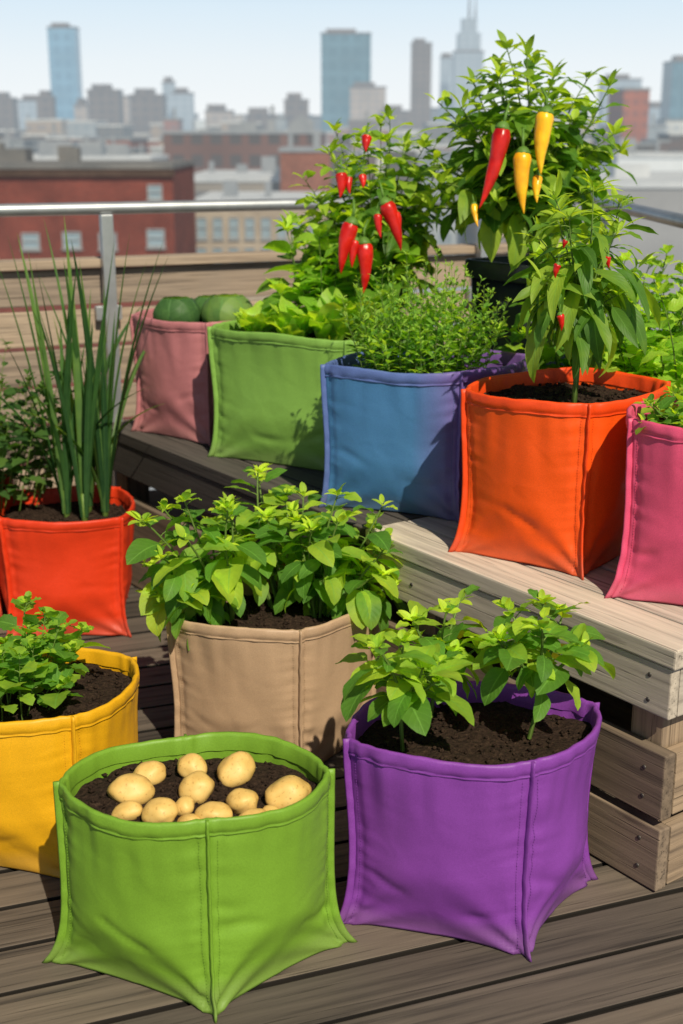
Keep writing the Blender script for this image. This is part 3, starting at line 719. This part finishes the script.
for (x, z) in ((LB-.05, BZ-.065), (LB-.05, BZ-.115), (LB*.68, BZ-.09), (LB*.35, BZ-.09), (LB-.05, .19), (LB-.05, .25), (LB-.05, .04), (LB-.05, .10)):
    s_ = MB(); y0 = -.0015 if z > .35 else .0015
    s_.tube([V((x, y0+.003, z)), V((x, y0, z)), V((x, y0-.0005, z))], [.0045, .0045, .003], 10); s_.build('screw', scr, bench, org=V((0, 0, 0)))

# ---------------------------------------------------------------- deck
deck = MB(); r3 = random.Random(11); DA = math.radians(20.5); pw = .120; g = .011
y = -3.0; planks = []
while y < 7.5:
    x = -6.0+r3.uniform(-1.5, 0)
    while x < 6:
        ln = r3.uniform(2.4, 4.2); planks.append((x, y, ln)); x += ln
    y += pw+g
ca, sa = math.cos(DA), math.sin(DA)
for (x, y, ln) in planks:
    cx, cy = x+ln/2, y+pw/2; wx, wy = cx*ca-cy*sa, cx*sa+cy*ca
    if wy < -2.5 or wy > 7 or wx < -6 or wx > 5: continue
    deck.box((cx, cy, -.0145+r3.uniform(-.0015, .0008)), (ln-.004, pw, .028), .003, 'x', None, r3)
me = bpy.data.meshes.new('tmp'); me.from_pydata(deck.v, [], deck.f)
a1 = me.attributes.new('lf', 'FLOAT_VECTOR', 'POINT'); a1.data.foreach_set('vector', [q for c in deck.c for q in c])
a2 = me.attributes.new('tn', 'FLOAT', 'POINT'); a2.data.foreach_set('value', deck.t)
me.transform(Matrix.Rotation(DA, 4, 'Z'))
bm = bmesh.new(); bm.from_mesh(me)
FA = math.radians(22); FN = V((-math.sin(FA), math.cos(FA), 0))
for co, no in ((V((-3.2, 0, 0)), V((-1, 0, 0))), (V((2.2, 0, 0)), V((1, 0, 0))), (V((0, -1.2, 0)), V((0, -1, 0))), (V((-1.14, 4.55, 0)), FN)):
    bmesh.ops.bisect_plane(bm, geom=bm.verts[:]+bm.edges[:]+bm.faces[:], plane_co=co, plane_no=no, clear_outer=True)
bm.to_mesh(me); bm.free(); me.name = 'deck'; me.materials.append(W_DECK)
do = bpy.data.objects.new('deck', me); COL.objects.link(do); tag(do, 'weathered grey brown timber roof deck', None, None, 'structure')
ub = MB()
pts = [(-3.2, -1.2), (2.2, -1.2), (2.2, 5.9), (-3.2, 3.72)]
ids = [ub.vert((x, y, -.06)) for x, y in pts]; ids2 = [ub.vert((x, y, -20)) for x, y in pts]
ub.face(*ids)
for k in range(4): ub.face(ids[k], ids2[k], ids2[(k+1) % 4], ids[(k+1) % 4])
o = ub.build('roof_base', mat_noise('dark_roofing', (.006, .006, .005), (.014, .013, .012), 6.), None, False); tag(o, 'dark roof and walls of the building under the deck', None, None, 'structure')

# ---------------------------------------------------------------- fence and railing
fence = thing('fence', 'weathered horizontal plank fence along the back of the deck', 'fence', (-1.14, 4.50, 0), None, FA)
fm = MB(); r4 = random.Random(3)
for k in range(7):
    z = .955-.137*k-.066
    x = -2.3
    while x < 2.28:
        ln = min(r4.uniform(1.7, 2.6), 2.3-x)
        fm.box((x+ln/2, 0, z+r4.uniform(-.002, .002)), (ln-.004, .028, .122), .004, 'x', None, r4); x += ln
fm.build('planks', W_FENCE, fence, smooth=False)
fm = MB(); fm.box((0, .01, .972), (4.62, .11, .030), .004, 'x', .8, r4); fm.build('cap_board', W_FENCE, fence, smooth=False)
for x in (-2.2, -.75, .70, 2.15):
    fm = MB(); fm.box((x, .065, .475), (.08, .09, .95), .004, 'z', None, r4); fm.build('post', W_FENCE, fence, smooth=False)
rail = thing('railing', 'galvanised steel handrail above the plank fence', 'railing', (-1.14, 4.42, 0), None, FA)
rm = MB(); rm.tube([V((x, 0, 1.16)) for x in (-2.3, -1, 0, 1, 2.3)], .021, 16); rm.build('handrail', METAL, rail)
for x in (-1.1, .36, 1.82):
    rm = MB(); rm.box((x, 0, .575), (.042, .042, 1.13), .004, 'z'); o = rm.build('post', METAL, rail, smooth=False)
    rm = MB(); rm.box((x, 0, .006), (.11, .11, .010), .002); rm.build('base_plate', METAL, o, smooth=False, org=V((0, 0, 0)))
    rm = MB(); rm.box((x, .035, .80), (.09, .03, .05), .003); rm.build('bracket', METAL, o, smooth=False, org=V((0, 0, 0)))
e1 = V((-1.14+2.3*math.cos(FA), 4.42+2.3*math.sin(FA), 0))
side = thing('railing', 'galvanised steel handrail at the right edge of the roof', 'railing', (e1.x, e1.y, 0))
def P2(x, y, z=1.16): return V((x, y, z))
rm = MB(); rm.tube([P2(e1.x+.01, e1.y-.03), P2(.96, 4.8), P2(.98, 4.2), P2(.99, 3.80), P2(1.0, 3.77), P2(1.03, 3.76), P2(1.4, 3.75), P2(2.15, 3.75)], .021, 14); rm.build('handrail', METAL, side)
for x, y in ((.96, 4.8), (1.5, 3.75), (2.1, 3.75)):
    rm = MB(); rm.box((x, y, .573), (.042, .042, 1.13), .004, 'z'); rm.build('post', METAL, side, smooth=False)

# ---------------------------------------------------------------- city
GZ = -20.
gm = MB(); ids = [gm.vert(p) for p in ((-9000, -2000, GZ), (9000, -2000, GZ), (9000, 14000, GZ), (-9000, 14000, GZ))]; gm.face(*ids)
tag(gm.build('ground', mat_far('city_ground', (.12, .12, .12), (.28, .28, .27), .02, .3), None, False), 'city ground far below the roof deck', None, None, 'structure')
r6 = random.Random(77)
def bld(name, label, px0, px1, pyt, Y, depth, mat, roofm, group=None, units=0, um=None):
    a, b = at_y(px0, pyt, Y), at_y(px1, pyt, Y); zt = a.z; cx = (a.x+b.x)/2; wd = b.x-a.x
    root = thing(name, label, 'building', (cx, Y+depth/2, GZ), group)
    mb = MB(); mb.box((cx, Y+depth/2, (zt+GZ)/2), (wd, depth, zt-GZ)); mb.build('wall', mat, root, False)
    k = Y/80.
    mb = MB(); mb.box((cx, Y+depth/2, zt+.15*k**.5), (wd+.2*k**.5, depth+.2*k**.5, .30*k**.5)); mb.build('roof', roofm, root, False)
    zr = zt+.30*k**.5
    for q in range(units):
        ww, hh = r6.uniform(.04, .16)*wd, r6.uniform(.008, .022)*Y*.5+.3
        x = cx+r6.uniform(-.42, .42)*wd
        mb = MB(); mb.box((x, Y+depth*r6.uniform(.2, .7), zr+hh/2), (ww, min(depth*.3, ww), hh)); mb.build('roof_unit', um or roofm, root, False)
    return root, a, b, zt
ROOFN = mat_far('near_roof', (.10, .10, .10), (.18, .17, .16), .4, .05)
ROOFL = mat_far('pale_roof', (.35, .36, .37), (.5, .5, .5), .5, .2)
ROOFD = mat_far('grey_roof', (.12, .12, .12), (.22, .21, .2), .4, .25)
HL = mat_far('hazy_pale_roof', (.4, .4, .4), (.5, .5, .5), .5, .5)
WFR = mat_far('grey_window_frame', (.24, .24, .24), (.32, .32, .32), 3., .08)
m, nt, out = newmat('window_glass'); b = bsdf(nt, out, .15, .6); b.inputs['Base Color'].default_value = (.24, .31, .36, 1); GLASS = m
def win(root, x, y, z, w, h):
    fr = MB(); t = .07
    for dx, dz, sx, sz_ in ((-w/2, 0, t, h+t), (w/2, 0, t, h+t), (0, -h/2, w-t, t), (0, h/2, w-t, t), (0, 0, w-t, t*.7)): fr.box((x+dx, y-.04, z+dz), (sx, .14, sz_))
    f = fr.build('window', WFR, root, False)
    gl = MB(); gl.box((x, y-.008, z), (w-.02, .03, h-.02)); gl.build('pane', GLASS, f, False)
    sl = MB(); sl.box((x, y-.08, z-h/2-.10), (w+.2, .18, .09)); sl.build('sill', WFR, f, False)
BR1 = mat_brick('red_brick', (.19, .042, .028), (.14, .031, .022), (.17, .08, .065), .03)
r_, a, b, zt = bld('brick_building', 'low red brick building just beyond the fence on the left', -90, 172, 169, 80, 12, BR1, ROOFN, None, 4, ROOFN)
for (x, y, w, h) in ((31, 241, 1.0, .9), (72, 240, 1.05, .9), (156, 238, 1.0, 1.0), (155, 192, .8, .8), (108, 241, 1.0, .9)):
    p = at_y(x, y, 80); win(r_, p.x, 80, p.z, w, h)
cm = MB(); cm.box(((a.x+b.x)/2, 79.9, zt-.25), (b.x-a.x+.3, .3, .35)); cm.build('coping', mat_noise('dark_coping', (.05, .035, .03), (.09, .06, .05), 2.), r_, False)
BEI = mat_far('beige_stone', (.25, .195, .14), (.37, .30, .22), .7, .08)
r_, a, b, zt = bld('stone_building', 'low beige stone building with a row of windows beside the brick one', 192, 330, 205, 100, 16, BEI, ROOFL, None, 3, ROOFD)
for k in range(8):
    for yy in (228, 258):
        p = at_y(202+k*16, yy, 100); win(r_, p.x, 100, p.z, .7, 1.5)
BR2 = mat_brick('orange_brick', (.28, .10, .06), (.21, .07, .045), (.24, .16, .13), .08)
bld('brick_building', 'orange brick block above the beige stone building', 280, 330, 152, 125, 14, BR2, ROOFD, None, 2)
bld('warehouse_building', 'pale flat roofed block between the brick building and the far rooftops', 178, 290, 182, 130, 30, mat_facade('fa1', (.24, .21, .18), (.12, .115, .12), 3.2, 2.2, haze=.12), ROOFL, None, 4, ROOFD)
bld('office_building', 'wide dark brown flat roofed block behind the brick building', 163, 322, 134, 210, 40, mat_facade('fa2', (.12, .06, .048), (.06, .05, .05), 3.4, 3., haze=.12), ROOFD, None, 6)
bld('warehouse_building', 'long low grey block behind the brick building roof', -80, 150, 160, 190, 30, mat_facade('fa3', (.26, .26, .27), (.2, .22, .25), 3.4, 3.2, haze=.2), ROOFL, None, 6, ROOFD)
bld('warehouse_building', 'wide pale grey flat roofed building at the right beyond the railing', 560, 900, 188, 70, 22, mat_far('pale_render', (.20, .20, .21), (.27, .27, .28), .3, .08), ROOFL, None, 3)
bld('warehouse_building', 'white flat roofed shed above the grey building at the right', 618, 760, 158, 160, 20, mat_far('white_render', (.5, .52, .54), (.6, .62, .64), .3, .2), ROOFL, None, 3, ROOFD)
bld('brick_building', 'slim red brown tower at the right among grey blocks', 624, 650, 90, 420, 24, mat_facade('fa4', (.30, .09, .05), (.2, .07, .05), 3.4, 3., haze=.18), ROOFD)
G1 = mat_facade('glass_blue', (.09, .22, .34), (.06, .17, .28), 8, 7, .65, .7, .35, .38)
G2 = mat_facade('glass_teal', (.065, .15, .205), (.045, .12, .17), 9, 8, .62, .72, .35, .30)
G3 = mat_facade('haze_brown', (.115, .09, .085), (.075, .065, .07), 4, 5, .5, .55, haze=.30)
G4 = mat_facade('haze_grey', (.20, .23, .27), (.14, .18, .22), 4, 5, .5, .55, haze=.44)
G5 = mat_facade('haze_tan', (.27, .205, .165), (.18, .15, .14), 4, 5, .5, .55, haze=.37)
TW = [('slim blue glass tower, tallest at the left of the skyline', 47, 75, 28, 900, G1), ('broad teal glass tower in the middle of the skyline', 321, 371, 34, 900, G2), ('tan block at the foot of the teal tower', 350, 386, 88, 820, G5), ('slim dark brown tower right of the teal tower', 412, 432, 44, 860, G3), ('pale slab tower left of the spired tower', 441, 456, 58, 950, G4),
      ('brown tower with flat top at the left skyline', 87, 118, 91, 700, G3), ('tan tower beside the flat topped brown tower', 100, 128, 97, 760, G5), ('grey block in the left skyline behind the brown roof', 130, 162, 96, 640, G3), ('small grey tower topping the left skyline cluster', 162, 174, 83, 800, G4), ('pale tower right of the left skyline cluster', 172, 192, 94, 780, G4),
      ('grey tower at the far left edge of the skyline', -12, 12, 99, 700, G3), ('wide hazy block left of the blue tower', 18, 47, 101, 800, G4), ('dark block in the low middle skyline', 284, 308, 101, 600, G3), ('grey tower left of the red brown tower at the right', 605, 642, 80, 800, G4), ('grey tower cut by the right edge of the skyline', 673, 715, 62, 700, G2), ('pale tower just right of the red brown tower', 650, 668, 108, 760, G4), ('dark stub block beside the slim dark brown tower', 380, 412, 112, 700, G3),
      ('low tan block between the left cluster and the dark middle block', 205, 232, 112, 640, G5), ('low brown block left of the dark middle block', 246, 276, 116, 580, G3), ('narrow brown block just right of the blue tower', 74, 86, 106, 620, G5), ('narrow dark block at the foot of the blue tower', 36, 52, 98, 640, G3)]
for lab, x0, x1, yt, Y, m_ in TW:
    r_, a, b, zt = bld('tower_building', lab, x0, x1, yt, Y, (x1-x0)*.5, m_, G3, 'towers of the far skyline')
    pl = MB(); pl.box(((a.x*.6+b.x*.4), Y+8, zt+2.), ((b.x-a.x)*.6, 8, 3)); pl.build('plant_room', G3, r_, False)
r_, a, b, zt = bld('tower_building', 'tallest grey tower with stepped top and thin spire', 455, 484, 52, 900, 18, G4, G3, 'towers of the far skyline')
cx = (a.x+b.x)/2; w0 = b.x-a.x
for k, (f, h) in enumerate(((.78, 12), (.52, 9))):
    s_ = MB(); s_.box((cx, 909, zt+sum((12, 9)[:k])+h/2), (w0*f, 18*f, h)); s_.build('setback', G4, r_, False)
for dx, hh in ((0, 44), (4, 34)):
    s_ = MB(); s_.tube([V((cx+dx, 909, zt+20)), V((cx+dx, 909, zt+hh))], [.9, .35], 6); s_.build('spire', G3, r_)
r5 = random.Random(21)
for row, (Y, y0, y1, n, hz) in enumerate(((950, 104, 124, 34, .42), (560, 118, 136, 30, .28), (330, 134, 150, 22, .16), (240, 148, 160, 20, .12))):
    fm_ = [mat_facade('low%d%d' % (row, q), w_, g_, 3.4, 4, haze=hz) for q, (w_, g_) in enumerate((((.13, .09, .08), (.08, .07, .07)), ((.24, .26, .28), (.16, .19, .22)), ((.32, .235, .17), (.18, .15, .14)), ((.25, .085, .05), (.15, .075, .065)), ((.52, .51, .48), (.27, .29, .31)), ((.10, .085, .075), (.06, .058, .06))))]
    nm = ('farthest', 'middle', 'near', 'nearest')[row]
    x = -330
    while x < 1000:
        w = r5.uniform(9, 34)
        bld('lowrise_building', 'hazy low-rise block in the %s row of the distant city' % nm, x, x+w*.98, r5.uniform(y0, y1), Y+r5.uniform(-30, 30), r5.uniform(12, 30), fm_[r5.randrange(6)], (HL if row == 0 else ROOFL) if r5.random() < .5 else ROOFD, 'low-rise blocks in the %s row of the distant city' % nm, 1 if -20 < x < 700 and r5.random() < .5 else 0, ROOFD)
        x += w*r5.uniform(.85, 1.05)

# ---------------------------------------------------------------- light
sx_, sy_, elv = .36, -.933, math.radians(45)
w = bpy.data.worlds.new('World'); bpy.context.scene.world = w; w.use_nodes = True
nt = w.node_tree; bg = nt.nodes['Background']; sky = nt.nodes.new('ShaderNodeTexSky'); sky.sky_type = 'NISHITA'; sky.sun_disc = False
sky.sun_elevation = elv; sky.sun_rotation = math.atan2(sx_, sy_); sky.air_density = 1.; sky.dust_density = .6; sky.ozone_density = 1.
tc = nt.nodes.new('ShaderNodeTexCoord'); sp_ = nt.nodes.new('ShaderNodeSeparateXYZ'); nt.links.new(tc.outputs['Generated'], sp_.inputs[0])
hz = ramp(nt, sp_.outputs['Z'], [(0., (.96, .98, .98)), (.05, (.86, .93, .97)), (.11, (.66, .83, .96)), (.2, (.4, .6, .85))])
hz = mix(nt, 1., hz, (17.5, 17.5, 17.5), 'MULTIPLY')
fc = ramp(nt, sp_.outputs['Z'], [(.09, (1, 1, 1)), (.18, (0, 0, 0))])
nt.links.new(mix(nt, fc, sky.outputs[0], hz), bg.inputs[0]); bg.inputs[1].default_value = .056
L = bpy.data.lights.new('sun', 'SUN'); L.energy = 5.; L.angle = math.radians(.55); L.color = (1, .91, .72)
lo = bpy.data.objects.new('sun', L); COL.objects.link(lo)
h = math.hypot(sx_, sy_); sd = V((sx_/h*math.cos(elv), sy_/h*math.cos(elv), math.sin(elv)))
lo.rotation_euler = sd.to_track_quat('Z', 'Y').to_euler(); lo.location = (2, -3, 6)
cam = bpy.data.cameras.new('camera'); co = bpy.data.objects.new('camera', cam); COL.objects.link(co)
co.location = (0, 0, HCAM); co.rotation_euler = (math.pi/2-PITCH, 0, 0)
cam.sensor_fit = 'VERTICAL'; cam.sensor_height = 36; cam.sensor_width = 24; cam.lens = F_PX/1024*36
cam.clip_start = .05; cam.clip_end = 20000
cam.dof.use_dof = True; cam.dof.focus_distance = 2.5; cam.dof.aperture_fstop = 3.8
bpy.context.scene.camera = co
sc_ = bpy.context.scene; sc_.view_settings.view_transform = 'Standard'; sc_.view_settings.look = 'None'; sc_.view_settings.exposure = 0
